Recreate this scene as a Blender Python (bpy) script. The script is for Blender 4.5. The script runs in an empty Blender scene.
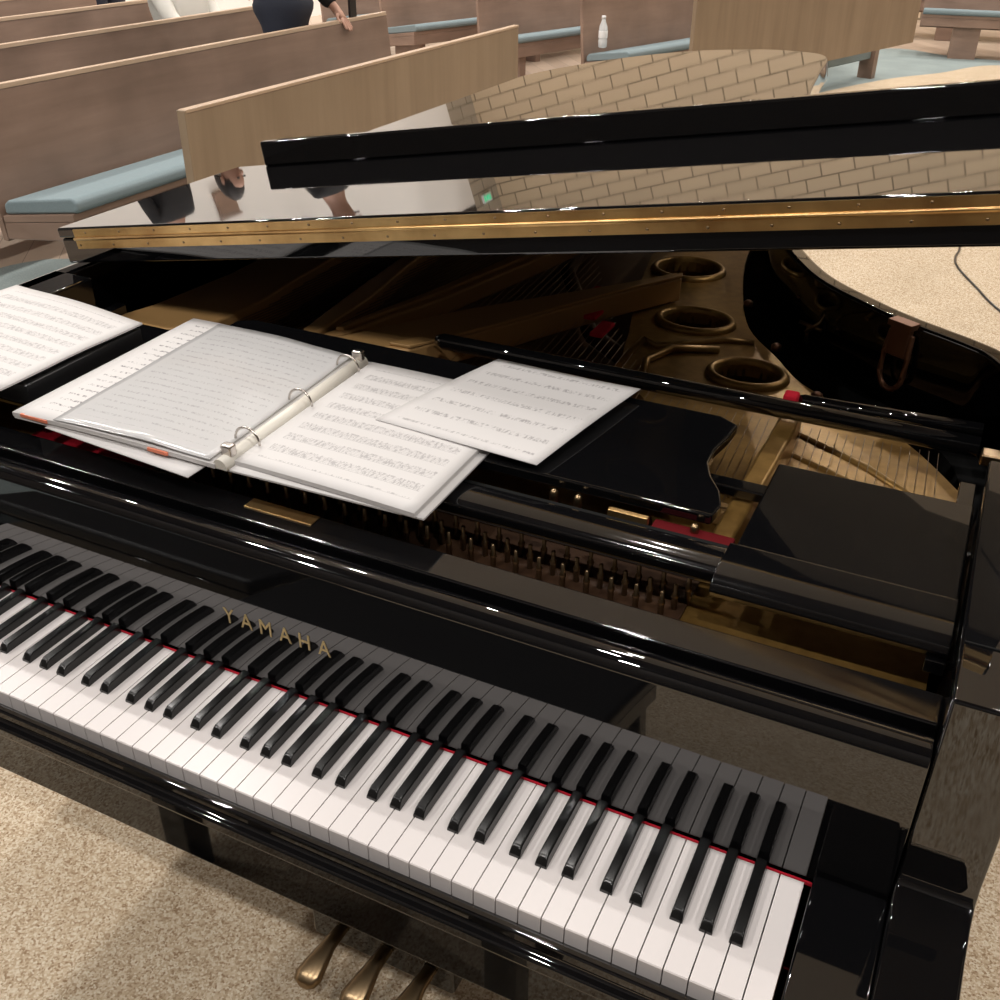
import bpy, bmesh, math, random
from mathutils import Vector, Matrix
random.seed(7)
S = bpy.context.scene
COL = S.collection
PI = math.pi

# ------------------------------------------------------------------ materials
def new_mat(name):
    m = bpy.data.materials.new(name); m.use_nodes = True
    nt = m.node_tree
    return m, nt, nt.nodes['Principled BSDF']

def pmat(name, col, rough=0.5, metal=0.0, ior=1.5, spec=0.5):
    m, nt, b = new_mat(name)
    b.inputs['Base Color'].default_value = (*col, 1)
    b.inputs['Roughness'].default_value = rough
    b.inputs['Metallic'].default_value = metal
    b.inputs['IOR'].default_value = ior
    b.inputs['Specular IOR Level'].default_value = spec
    return m

def N(nt, typ, **kw):
    n = nt.nodes.new(typ)
    for k, v in kw.items():
        if k in n.inputs: n.inputs[k].default_value = v
        else: setattr(n, k, v)
    return n

def ramp(nt, fac, stops):
    r = nt.nodes.new('ShaderNodeValToRGB')
    el = r.color_ramp.elements
    while len(el) < len(stops): el.new(0.5)
    for e, (p, c) in zip(el, stops): e.position = p; e.color = (*c, 1)
    nt.links.new(fac, r.inputs[0]); return r.outputs[0]

def coords(nt, scale=(1, 1, 1), rot=(0, 0, 0), kind='Object'):
    tc = nt.nodes.new('ShaderNodeTexCoord'); mp = nt.nodes.new('ShaderNodeMapping')
    mp.inputs['Scale'].default_value = scale; mp.inputs['Rotation'].default_value = rot
    nt.links.new(tc.outputs[kind], mp.inputs['Vector']); return mp.outputs[0]

def bump(nt, b, h, strength, dist=0.002):
    bp = N(nt, 'ShaderNodeBump', Strength=strength, Distance=dist)
    nt.links.new(h, bp.inputs['Height']); nt.links.new(bp.outputs[0], b.inputs['Normal'])

def math_node(nt, op, a, b=None, c=None):
    n = nt.nodes.new('ShaderNodeMath'); n.operation = op
    for i, x in enumerate((a, b, c)):
        if x is None: continue
        if isinstance(x, (int, float)): n.inputs[i].default_value = x
        else: nt.links.new(x, n.inputs[i])
    return n.outputs[0]

def lacquer_mat(name, rough_lo=0.03, rough_hi=0.09):
    m, nt, b = new_mat(name)
    b.inputs['Base Color'].default_value = (0.0035, 0.0035, 0.004, 1)
    b.inputs['IOR'].default_value = 1.8
    n = N(nt, 'ShaderNodeTexNoise', Scale=9.0, Detail=4.0)
    nt.links.new(coords(nt), n.inputs['Vector'])
    mr = N(nt, 'ShaderNodeMapRange')
    mr.inputs['From Min'].default_value = 0.35; mr.inputs['From Max'].default_value = 0.7
    mr.inputs['To Min'].default_value = rough_lo; mr.inputs['To Max'].default_value = rough_hi
    nt.links.new(n.outputs[0], mr.inputs['Value']); nt.links.new(mr.outputs[0], b.inputs['Roughness'])
    return m

def wood_mat(name, c1, c2, scale, rough=0.45, mott=0.0):
    m, nt, b = new_mat(name)
    v = coords(nt, scale)
    n = N(nt, 'ShaderNodeTexNoise', Scale=1.0, Detail=6.0, Roughness=0.6, Distortion=0.4)
    nt.links.new(v, n.inputs['Vector'])
    col = ramp(nt, n.outputs[0], [(0.3, c1), (0.7, c2)])
    n2 = N(nt, 'ShaderNodeTexNoise', Scale=2.2, Detail=4.0)
    nt.links.new(coords(nt), n2.inputs['Vector'])
    mx = N(nt, 'ShaderNodeMixRGB', blend_type='MULTIPLY'); mx.inputs[0].default_value = 1.0
    nt.links.new(col, mx.inputs[1])
    lo = 1.0 - mott
    nt.links.new(ramp(nt, n2.outputs[0], [(0.3, (lo, lo, lo)), (0.7, (1, 1, 1))]), mx.inputs[2])
    nt.links.new(mx.outputs[0], b.inputs['Base Color'])
    b.inputs['Roughness'].default_value = rough
    return m

def carpet_mat(name, cols, scale, bstr=0.5, big=0.0):
    m, nt, b = new_mat(name)
    n = N(nt, 'ShaderNodeTexNoise', Scale=scale, Detail=4.0, Roughness=0.8)
    nt.links.new(coords(nt), n.inputs['Vector'])
    col = ramp(nt, n.outputs[0], cols)
    n2 = N(nt, 'ShaderNodeTexNoise', Scale=3.0, Detail=3.0)
    nt.links.new(coords(nt), n2.inputs['Vector'])
    mx = N(nt, 'ShaderNodeMixRGB', blend_type='MULTIPLY'); mx.inputs[0].default_value = 1.0
    lo = 1 - big
    nt.links.new(col, mx.inputs[1])
    nt.links.new(ramp(nt, n2.outputs[0], [(0.3, (lo, lo, lo)), (0.7, (1, 1, 1))]), mx.inputs[2])
    nt.links.new(mx.outputs[0], b.inputs['Base Color'])
    b.inputs['Roughness'].default_value = 0.95; b.inputs['Specular IOR Level'].default_value = 0.15
    bump(nt, b, n.outputs[0], bstr, 0.006)
    return m

def block_mat(name, col, mortar, vertical_axis_map):
    m, nt, b = new_mat(name)
    tc = nt.nodes.new('ShaderNodeTexCoord')
    sx = nt.nodes.new('ShaderNodeSeparateXYZ'); cx = nt.nodes.new('ShaderNodeCombineXYZ')
    nt.links.new(tc.outputs['Object'], sx.inputs[0])
    nt.links.new(sx.outputs[vertical_axis_map], cx.inputs[0]); nt.links.new(sx.outputs[2], cx.inputs[1])
    br = nt.nodes.new('ShaderNodeTexBrick')
    br.inputs['Scale'].default_value = 1.0
    br.inputs['Brick Width'].default_value = 0.47; br.inputs['Row Height'].default_value = 0.198
    br.inputs['Mortar Size'].default_value = 0.012; br.inputs['Mortar Smooth'].default_value = 0.2
    br.inputs['Color1'].default_value = (*col, 1)
    br.inputs['Color2'].default_value = (*[c * 0.9 for c in col], 1)
    br.inputs['Mortar'].default_value = (*mortar, 1)
    nt.links.new(cx.outputs[0], br.inputs['Vector'])
    nt.links.new(br.outputs['Color'], b.inputs['Base Color'])
    b.inputs['Roughness'].default_value = 0.8
    return m

def paper_mat(name, base, mode, rough=0.6, ink=0.55):
    """printed music: staves (five thin lines) with note clusters; mode 'text' prints word-like dashes."""
    m, nt, b = new_mat(name)
    tc = nt.nodes.new('ShaderNodeTexCoord'); sp = nt.nodes.new('ShaderNodeSeparateXYZ')
    nt.links.new(tc.outputs['UV'], sp.inputs[0])
    u, v = sp.outputs[0], sp.outputs[1]
    rows = {'music': 9, 'text': 22, 'sparse': 7, 'song': 10}[mode]
    fr = math_node(nt, 'FRACT', math_node(nt, 'MULTIPLY', v, rows))
    n = N(nt, 'ShaderNodeTexNoise', Scale=1.0, Detail=3.0, Roughness=0.8)
    mp = nt.nodes.new('ShaderNodeMapping'); mp.inputs['Scale'].default_value = (70, rows * 3, 1)
    nt.links.new(tc.outputs['UV'], mp.inputs['Vector']); nt.links.new(mp.outputs[0], n.inputs['Vector'])
    blob = math_node(nt, 'GREATER_THAN', n.outputs[0], 0.53)
    if mode in ('music', 'song'):
        f5 = math_node(nt, 'FRACT', math_node(nt, 'MULTIPLY', fr, 10.0))
        line = math_node(nt, 'LESS_THAN', f5, 0.16)
        band = math_node(nt, 'MULTIPLY', math_node(nt, 'GREATER_THAN', fr, 0.3), math_node(nt, 'LESS_THAN', fr, 0.8))
        stave = math_node(nt, 'MULTIPLY', math_node(nt, 'MULTIPLY', line, band), 0.6)
        notes = math_node(nt, 'MULTIPLY', math_node(nt, 'MULTIPLY', blob, band), 0.55)
        k = math_node(nt, 'MAXIMUM', stave, notes)
    else:
        band = math_node(nt, 'MULTIPLY', math_node(nt, 'GREATER_THAN', fr, 0.35), math_node(nt, 'LESS_THAN', fr, 0.62))
        k = math_node(nt, 'MULTIPLY', blob, band)
    inx = math_node(nt, 'MULTIPLY', math_node(nt, 'GREATER_THAN', u, 0.08), math_node(nt, 'LESS_THAN', u, 0.93))
    iny = math_node(nt, 'MULTIPLY', math_node(nt, 'GREATER_THAN', v, 0.07), math_node(nt, 'LESS_THAN', v, 0.94))
    k = math_node(nt, 'MULTIPLY', math_node(nt, 'MULTIPLY', k, math_node(nt, 'MULTIPLY', inx, iny)), ink)
    mx = N(nt, 'ShaderNodeMixRGB'); mx.inputs[1].default_value = (*base, 1); mx.inputs[2].default_value = (0.10, 0.09, 0.10, 1)
    nt.links.new(k, mx.inputs[0]); nt.links.new(mx.outputs[0], b.inputs['Base Color'])
    b.inputs['Roughness'].default_value = rough
    return m

M = {}
M['lacquer'] = lacquer_mat('black_lacquer', 0.012, 0.04)
M['lacquer_dusty'] = lacquer_mat('black_lacquer_dusty', 0.05, 0.11)
M['ivory'] = pmat('white_key', (0.70, 0.655, 0.64), 0.28)
M['keywood'] = pmat('key_wood', (0.32, 0.22, 0.14), 0.6)
M['ebony'] = pmat('black_key', (0.006, 0.006, 0.006), 0.22)
M['redfelt'] = pmat('red_felt', (0.60, 0.02, 0.04), 0.9, spec=0.1)
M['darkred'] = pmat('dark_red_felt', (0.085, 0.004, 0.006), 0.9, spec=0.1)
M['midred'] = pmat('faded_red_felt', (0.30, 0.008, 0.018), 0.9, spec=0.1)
M['plate_lit'] = pmat('iron_plate_brightened', (0.46, 0.27, 0.105), 0.45, 0.15)  # plate colour brightened to stand in for light reaching struts under the lid
M['blackfelt'] = pmat('black_felt', (0.01, 0.01, 0.01), 0.95, spec=0.1)
M['copper'] = pmat('aged_brass_bracket', (0.22, 0.105, 0.06), 0.42, 0.7)
M['pedal'] = pmat('pedal_brass', (0.33, 0.235, 0.135), 0.30, 1.0)
M['goldpaint'] = pmat('gold_lettering', (0.62, 0.47, 0.23), 0.4, 0.5)
M['steel'] = pmat('steel', (0.62, 0.58, 0.54), 0.25, 1.0)
M['string'] = pmat('string_wire', (0.24, 0.175, 0.12), 0.4, 1.0)
M['cream'] = pmat('cream_metal', (0.74, 0.70, 0.62), 0.35)
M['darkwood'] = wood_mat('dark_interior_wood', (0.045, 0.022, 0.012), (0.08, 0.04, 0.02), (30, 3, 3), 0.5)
M['soundboard'] = wood_mat('soundboard', (0.12, 0.06, 0.03), (0.18, 0.095, 0.045), (60, 2, 2), 0.4)
def brass_mat():
    m, nt, b = new_mat('worn_brass')
    n = N(nt, 'ShaderNodeTexNoise', Scale=14.0, Detail=5.0); nt.links.new(coords(nt), n.inputs['Vector'])
    nt.links.new(ramp(nt, n.outputs[0], [(0.3, (0.50, 0.30, 0.12)), (0.65, (0.80, 0.54, 0.24))]), b.inputs['Base Color'])
    b.inputs['Metallic'].default_value = 1.0; b.inputs['Roughness'].default_value = 0.33
    return m
M['brass'] = brass_mat()
def plate_mat():
    m, nt, b = new_mat('gold_iron_plate')
    n = N(nt, 'ShaderNodeTexNoise', Scale=60.0, Detail=4.0); nt.links.new(coords(nt), n.inputs['Vector'])
    nt.links.new(ramp(nt, n.outputs[0], [(0.3, (0.25, 0.14, 0.038)), (0.7, (0.36, 0.21, 0.06))]), b.inputs['Base Color'])
    b.inputs['Metallic'].default_value = 0.6; b.inputs['Roughness'].default_value = 0.38
    return m
M['plate'] = plate_mat()
M['pew'] = wood_mat('pew_wood', (0.27, 0.178, 0.132), (0.345, 0.232, 0.176), (3, 1.2, 14), 0.36, 0.32)
M['pewedge'] = wood_mat('pew_edge_wood', (0.44, 0.31, 0.21), (0.53, 0.385, 0.27), (4, 4, 30), 0.45)
M['screenwood'] = wood_mat('oak_screen_wood', (0.26, 0.185, 0.118), (0.34, 0.25, 0.165), (9, 9, 0.7), 0.45, 0.12)
M['teal'] = carpet_mat('teal_cushion_fabric', [(0.3, (0.185, 0.235, 0.25)), (0.7, (0.25, 0.31, 0.33))], 260, 0.15)
def speckle_mat():
    m, nt, b = new_mat('tan_speckled_carpet')
    v = N(nt, 'ShaderNodeTexVoronoi', Scale=290.0); v.feature = 'F1'
    nt.links.new(coords(nt), v.inputs['Vector'])
    sp = nt.nodes.new('ShaderNodeSeparateColor'); nt.links.new(v.outputs['Color'], sp.inputs[0])
    n = N(nt, 'ShaderNodeTexNoise', Scale=55.0, Detail=3.0); nt.links.new(coords(nt), n.inputs['Vector'])
    f = math_node(nt, 'ADD', math_node(nt, 'MULTIPLY', sp.outputs[0], 0.72), math_node(nt, 'MULTIPLY', n.outputs[0], 0.28))
    col = ramp(nt, f, [(0.12, (0.30, 0.20, 0.12)), (0.34, (0.48, 0.37, 0.25)), (0.58, (0.58, 0.47, 0.34)), (0.85, (0.70, 0.62, 0.49))])
    n2 = N(nt, 'ShaderNodeTexNoise', Scale=3.5, Detail=3.0); nt.links.new(coords(nt), n2.inputs['Vector'])
    mx = N(nt, 'ShaderNodeMixRGB', blend_type='MULTIPLY'); mx.inputs[0].default_value = 1.0
    nt.links.new(col, mx.inputs[1]); nt.links.new(ramp(nt, n2.outputs[0], [(0.3, (0.88, 0.87, 0.85)), (0.7, (1, 1, 1))]), mx.inputs[2])
    nt.links.new(mx.outputs[0], b.inputs['Base Color'])
    b.inputs['Roughness'].default_value = 0.95; b.inputs['Specular IOR Level'].default_value = 0.1
    return m
M['tan'] = speckle_mat()
M['blue'] = carpet_mat('blue_grey_carpet', [(0.3, (0.22, 0.27, 0.27)), (0.7, (0.36, 0.41, 0.40))], 130, 0.4, 0.15)
def plank_mat():
    m, nt, b = new_mat('pale_plank')
    br = nt.nodes.new('ShaderNodeTexBrick')
    br.inputs['Scale'].default_value = 1.0; br.inputs['Brick Width'].default_value = 1.2; br.inputs['Row Height'].default_value = 0.16
    br.inputs['Mortar Size'].default_value = 0.002
    br.inputs['Color1'].default_value = (0.50, 0.39, 0.30, 1); br.inputs['Color2'].default_value = (0.40, 0.30, 0.225, 1)
    br.inputs['Mortar'].default_value = (0.22, 0.16, 0.12, 1)
    nt.links.new(coords(nt, (1, 1, 1), (0, 0, 0.9)), br.inputs['Vector'])
    nt.links.new(br.outputs['Color'], b.inputs['Base Color']); b.inputs['Roughness'].default_value = 0.4
    return m
M['plank'] = plank_mat()
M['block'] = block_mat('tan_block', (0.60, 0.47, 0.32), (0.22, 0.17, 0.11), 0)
M['block_shaded'] = block_mat('tan_block_shaded', (0.42, 0.36, 0.28), (0.18, 0.15, 0.11), 1)  # same block wall, its shade on the return painted into darker colours
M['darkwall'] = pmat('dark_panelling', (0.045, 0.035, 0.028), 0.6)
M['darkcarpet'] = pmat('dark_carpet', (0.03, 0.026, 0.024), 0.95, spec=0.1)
M['ceil'] = pmat('pale_ceiling', (0.72, 0.69, 0.64), 0.9)
M['whitewall'] = pmat('white_paint', (0.84, 0.82, 0.79), 0.8)
M['paper'] = paper_mat('printed_music', (0.61, 0.59, 0.58), 'music', ink=0.8)
M['paper_text'] = paper_mat('printed_words', (0.61, 0.59, 0.58), 'text', ink=0.8)
M['paper_song'] = paper_mat('song_sheet', (0.61, 0.59, 0.58), 'song', ink=0.75)
M['paper_sparse'] = paper_mat('sparse_sheet', (0.61, 0.59, 0.58), 'sparse', ink=0.5)
M['sleeve'] = paper_mat('sleeve_page', (0.52, 0.515, 0.515), 'text', rough=0.14, ink=0.3)
M['plainpaper'] = pmat('plain_paper', (0.60, 0.58, 0.57), 0.6)
M['orange'] = pmat('orange_tab', (0.75, 0.22, 0.12), 0.6)
M['vinyl'] = pmat('white_vinyl', (0.60, 0.58, 0.57), 0.35)
M['blackvinyl'] = pmat('black_vinyl', (0.012, 0.012, 0.013), 0.3)
M['skin'] = pmat('skin', (0.50, 0.28, 0.20), 0.5)
M['hair'] = pmat('dark_hair', (0.02, 0.014, 0.012), 0.6)
M['navy'] = pmat('navy_denim', (0.018, 0.022, 0.038), 0.8)
M['whitecloth'] = pmat('white_cotton', (0.72, 0.70, 0.64), 0.85)
M['blackcloth'] = pmat('black_cotton', (0.012, 0.011, 0.012), 0.85)
M['yellowcloth'] = pmat('yellow_print_cotton', (0.58, 0.44, 0.16), 0.85)
M['pinkcloth'] = pmat('pink_cotton', (0.62, 0.36, 0.33), 0.85)
M['eye'] = pmat('eye', (0.02, 0.015, 0.01), 0.2)
M['blackplastic'] = pmat('black_plastic', (0.012, 0.012, 0.013), 0.3)
def water_mat():
    m, nt, b = new_mat('clear_bottle')
    b.inputs['Base Color'].default_value = (0.92, 0.94, 0.95, 1); b.inputs['Roughness'].default_value = 0.12
    b.inputs['Transmission Weight'].default_value = 0.35; b.inputs['IOR'].default_value = 1.33
    return m
M['bottle'] = water_mat()
M['bottlecap'] = pmat('white_cap', (0.85, 0.85, 0.85), 0.4)
def emis(name, col, st):
    m, nt, b = new_mat(name)
    b.inputs['Base Color'].default_value = (*[min(1, c) for c in col], 1)
    b.inputs['Emission Color'].default_value = (*col, 1); b.inputs['Emission Strength'].default_value = st
    return m
M['lamp'] = emis('lamp_glow', (1.0, 0.93, 0.82), 60)
M['exit'] = emis('exit_green', (0.02, 0.75, 0.35), 1.2)

# ------------------------------------------------------------------ mesh helpers
class MB:
    def __init__(s): s.v = []; s.f = []; s.mi = []; s.uv = {}; s.sm = []
    def add(s, vs, fs, mi=0, smooth=False):
        o = len(s.v); s.v += [tuple(p) for p in vs]
        for f in fs: s.f.append([i + o for i in f]); s.mi.append(mi); s.sm.append(smooth)
    def box(s, x0, x1, y0, y1, z0, z1, mi=0):
        s.add([(x0,y0,z0),(x1,y0,z0),(x1,y1,z0),(x0,y1,z0),(x0,y0,z1),(x1,y0,z1),(x1,y1,z1),(x0,y1,z1)],
              [(3,2,1,0),(4,5,6,7),(0,1,5,4),(1,2,6,5),(2,3,7,6),(3,0,4,7)], mi)
    def loft(s, rings, mi=0, closed=True, caps=True, smooth=False):
        n = len(rings[0]); o = len(s.v)
        for r in rings: s.v += [tuple(p) for p in r]
        for k in range(len(rings) - 1):
            for i in range(n if closed else n - 1):
                j = (i + 1) % n
                s.f.append([o+k*n+i, o+k*n+j, o+(k+1)*n+j, o+(k+1)*n+i]); s.mi.append(mi); s.sm.append(smooth)
        if caps and closed:
            s.f.append([o+i for i in reversed(range(n))]); s.mi.append(mi); s.sm.append(False)
            e = o + (len(rings)-1)*n
            s.f.append([e+i for i in range(n)]); s.mi.append(mi); s.sm.append(False)
    def prism(s, poly, z0, z1, mi=0, smooth=False):
        s.loft([[(x, y, z0) for x, y in poly], [(x, y, z1) for x, y in poly]], mi, smooth=smooth)
    def extx(s, prof, x0, x1, mi=0, smooth=False):
        s.loft([[(x0, y, z) for y, z in prof], [(x1, y, z) for y, z in prof]], mi, smooth=smooth)
    def tube(s, pts, r, seg=8, mi=0, caps=True):
        pts = [Vector(p) for p in pts]; rings = []
        for i, p in enumerate(pts):
            d = (pts[min(i+1, len(pts)-1)] - pts[max(i-1, 0)]).normalized()
            a = d.cross(Vector((0, 0, 1)))
            if a.length < 1e-3: a = d.cross(Vector((1, 0, 0)))
            a.normalize(); b = d.cross(a)
            rr = r[i] if isinstance(r, (list, tuple)) else r
            rings.append([p + a*math.cos(t)*rr + b*math.sin(t)*rr for t in [2*PI*k/seg for k in range(seg)]])
        s.loft(rings, mi, caps=caps, smooth=True)
    def lathe(s, c, prof, seg=20, mi=0, smooth=True):
        s.loft([[(c[0]+r*math.cos(2*PI*k/seg), c[1]+r*math.sin(2*PI*k/seg), c[2]+z) for k in range(seg)] for r, z in prof], mi, smooth=smooth)
    def ellipsoid(s, c, r, seg=14, rings=9, mi=0):
        s.loft([[(c[0]+r[0]*math.sin(PI*j/rings)*math.cos(2*PI*k/seg), c[1]+r[1]*math.sin(PI*j/rings)*math.sin(2*PI*k/seg),
                  c[2]-r[2]*math.cos(PI*j/rings)) for k in range(seg)] for j in range(1, rings)], mi, smooth=True)
    def build(s, name, mats, parent=None, bevel=0, seg=2, org=None, fix=True):
        me = bpy.data.meshes.new(name)
        off = Vector(org) if org else Vector((0, 0, 0))
        me.from_pydata([Vector(p) - off for p in s.v], [], s.f)
        if not isinstance(mats, (list, tuple)): mats = [mats]
        for m in mats: me.materials.append(m)
        me.polygons.foreach_set('material_index', s.mi); me.polygons.foreach_set('use_smooth', s.sm)
        if fix:
            bm = bmesh.new(); bm.from_mesh(me); bmesh.ops.recalc_face_normals(bm, faces=bm.faces); bm.to_mesh(me); bm.free()
        me.update()
        o = bpy.data.objects.new(name, me); COL.objects.link(o)
        if parent: attach(o, parent)
        if org: o.location = Vector(o.location) + off
        if bevel:
            b = o.modifiers.new('edge', 'BEVEL'); b.width = bevel; b.segments = seg; b.limit_method = 'ANGLE'
            b.angle_limit = math.radians(35); b.harden_normals = True
            for p in me.polygons: p.use_smooth = True
        return o

def world_off(o):
    v = Vector((0, 0, 0))
    while o: v += Vector(o.location); o = o.parent
    return v
def attach(o, parent):
    o.parent = parent; o.location = -world_off(parent)
def tag(o, label=None, cat=None, group=None, kind=None):
    if label: o['label'] = label
    if cat: o['category'] = cat
    if group: o['group'] = group
    if kind: o['kind'] = kind
    return o
def thing(name, loc, label, cat, group=None):
    o = bpy.data.objects.new(name, None); COL.objects.link(o); o.location = loc; o.empty_display_size = 0.1
    return tag(o, label, cat, group)
def struct(name, mb, mat, **k):
    return tag(mb.build(name, mat, **k), kind='structure')

def smooth_poly(pts, n=6):
    """open Catmull-Rom through 2-D points"""
    out = []
    for i in range(len(pts) - 1):
        p0 = Vector(pts[max(i-1, 0)]); p1 = Vector(pts[i]); p2 = Vector(pts[i+1]); p3 = Vector(pts[min(i+2, len(pts)-1)])
        for k in range(n):
            t = k / n
            out.append(tuple(0.5*((2*p1)+(p2-p0)*t+(2*p0-5*p1+4*p2-p3)*t*t+(3*p1-p0-3*p2+p3)*t**3)))
    out.append(tuple(pts[-1])); return out

def offset_line(pts, d):
    out = []
    for i, p in enumerate(pts):
        a = Vector(pts[max(i-1, 0)]); b = Vector(pts[min(i+1, len(pts)-1)])
        t = (b - a); t = t.normalized() if t.length > 1e-9 else Vector((1, 0))
        nrm = Vector((-t.y, t.x)); q = Vector(p) + nrm*d; out.append((q.x, q.y))
    return out

# ================================================================== SETTING
b = MB(); b.box(-7.45, 9.1, -5.1, 15.1, -0.06, -0.012); struct('floor', b, M['plank'])
# blue-grey carpet apron around the platform, tan carpet platform on top of it
def outline(pts): return smooth_poly(pts, 8)
blue = outline([(-2.3, -4.9), (-2.75, 0.0), (-2.85, 1.8), (-2.75, 2.62), (-1.85, 2.95), (-1.72, 6.0), (-1.2, 9.5), (-0.3, 11.9), (0.5, 11.72), (2.0, 11.4), (4, 10.6), (8.5, 9)])
b = MB(); b.prism(blue + [(8.5, -4.9)], -0.011, -0.006); struct('blue_carpet_floor', b, M['blue'])
tan = outline([(-1.35, -4.8), (-1.25, 0.0), (-1.2, 3.0), (-1.0, 6.0), (-0.55, 8.2), (0.0, 9.72), (0.45, 10.45), (0.95, 11.25), (2.0, 10.9), (4.0, 10.0), (8.4, 8.4)])
b = MB(); b.prism(tan + [(8.4, -4.8)], -0.0055, 0.0); struct('tan_carpet_floor', b, M['tan'])
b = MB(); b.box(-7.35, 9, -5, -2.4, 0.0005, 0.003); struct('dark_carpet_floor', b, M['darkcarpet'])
b = MB(); b.box(-7.35, 9, 15.0, 15.2, -0.05, 6.6); struct('wall_back', b, M['block'])
b = MB(); b.box(-7.55, -7.35, -5, 14.15, -0.05, 2.9); struct('wall_left', b, M['whitewall'])
b = MB(); b.box(-7.55, -7.35, -5, 14.15, 2.9, 6.6); struct('wall_left_upper', b, M['darkwall'])
b = MB(); b.box(-7.55, -7.35, 14.15, 15.2, -0.05, 6.6); struct('wall_left_return', b, M['block_shaded'])

b = MB(); b.box(9.0, 9.2, -5, 15.2, -0.05, 6.6); struct('wall_right', b, M['darkwall'])
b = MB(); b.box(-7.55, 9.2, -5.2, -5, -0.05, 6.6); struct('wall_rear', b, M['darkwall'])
b = MB(); b.box(-7.55, 9.2, 2.2, 15.2, 6.6, 6.75); struct('ceiling', b, M['ceil'])
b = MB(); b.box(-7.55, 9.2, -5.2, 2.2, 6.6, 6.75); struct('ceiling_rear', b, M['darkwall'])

# ================================================================== PIANO
PW = thing('grand_piano', (0.6, 0.8, 0), 'glossy black grand piano with open keyboard and its lid raised', 'piano')
Z0, ZR = 0.60, 0.99
L, LD = M['lacquer'], M['lacquer_dusty']
# ---- rim
out_pts = [(-0.155, 0.30)] + [(-0.155, y) for y in (0.7, 1.2, 1.7, 2.1)] + [(-0.13, 2.32), (-0.04, 2.47), (0.10, 2.55), (0.28, 2.53), (0.50, 2.41), (0.66, 2.22),
        (0.765, 2.02), (0.808, 1.75), (0.845, 1.45), (0.885, 1.28), (0.944, 1.145), (1.017, 1.022), (1.108, 0.935), (1.17, 0.887), (1.255, 0.835), (1.30, 0.795), (1.345, 0.70), (1.365, 0.56), (1.365, 0.30)]
oo = smooth_poly(out_pts, 5)
ii = offset_line(oo, -0.028)
b = MB()
ox_ = [offset_line(oo, -d) for d in (0.0, 0.002, 0.006)]; ix_ = [offset_line(oo, -d) for d in (0.022, 0.026, 0.028)]
b.loft([[(*ox_[0][k], Z0), (*ox_[0][k], ZR-0.007), (*ox_[0][k], ZR-0.003), (*ox_[1][k], ZR), (*ox_[2][k], ZR),
         (*ix_[0][k], ZR), (*ix_[1][k], ZR), (*ix_[2][k], ZR-0.003), (*ix_[2][k], ZR-0.007), (*ix_[2][k], Z0)] for k in range(len(oo))], smooth=True)
b.build('rim', L, PW)
# inner rim that carries the plate
jj = offset_line(oo, -0.075)
b = MB(); b.loft([[(ix, iy, Z0), (ix, iy, 0.85), (jx, jy, 0.85), (jx, jy, Z0)] for (ix, iy), (jx, jy) in zip(ii, jj)])
b.build('inner_rim', M['blackfelt'], PW)
# ---- arms (front ends of the rim with the curved cheek)
arm_prof = [(0.46, ZR), (0.010, ZR), (0.010, 0.790), (0.005, 0.774), (-0.010, 0.763), (-0.040, 0.754), (-0.080, 0.747), (-0.118, 0.740), (-0.146, 0.729),
            (-0.162, 0.713), (-0.168, 0.695), (-0.168, Z0), (0.46, Z0)]
for x0, x1 in ((1.297, 1.3655), (-0.1555, -0.075)):
    b = MB(); b.extx(arm_prof, x0, x1); b.build('arm', L, PW, 0.004)
# lid lock block joint on the treble arm
b = MB(); b.box(1.3, 1.345, 0.0925, 0.0945, ZR, ZR+0.0012); b.box(1.331, 1.334, 0.0945, 0.15, ZR, ZR+0.0012); b.build('arm_groove', M['blackfelt'], PW)
# ---- keybed, key slip, key blocks
b = MB(); b.box(-0.075, 1.297, -0.150, 0.42, 0.618, 0.668); b.build('keybed', L, PW)
slip = [(-0.152, 0.714), (-0.1525, 0.7215), (-0.1635, 0.7215), (-0.1645, 0.708), (-0.1725, 0.704), (-0.1725, 0.690), (-0.168, 0.686), (-0.168, 0.620), (-0.152, 0.620)]
b = MB(); b.extx(slip, -0.075, 1.297); b.build('key_slip', L, PW, 0.0028, 4)
for x0, x1 in ((1.2285, 1.2968), (-0.0748, -0.0065)):
    blk = [(-0.150, 0.668), (-0.150, 0.722), (-0.135, 0.738), (-0.05, 0.748), (0.002, 0.750), (0.002, 0.668)]
    b = MB(); b.extx(blk, x0, x1); b.build('key_block', L, PW, 0.003)
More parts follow.
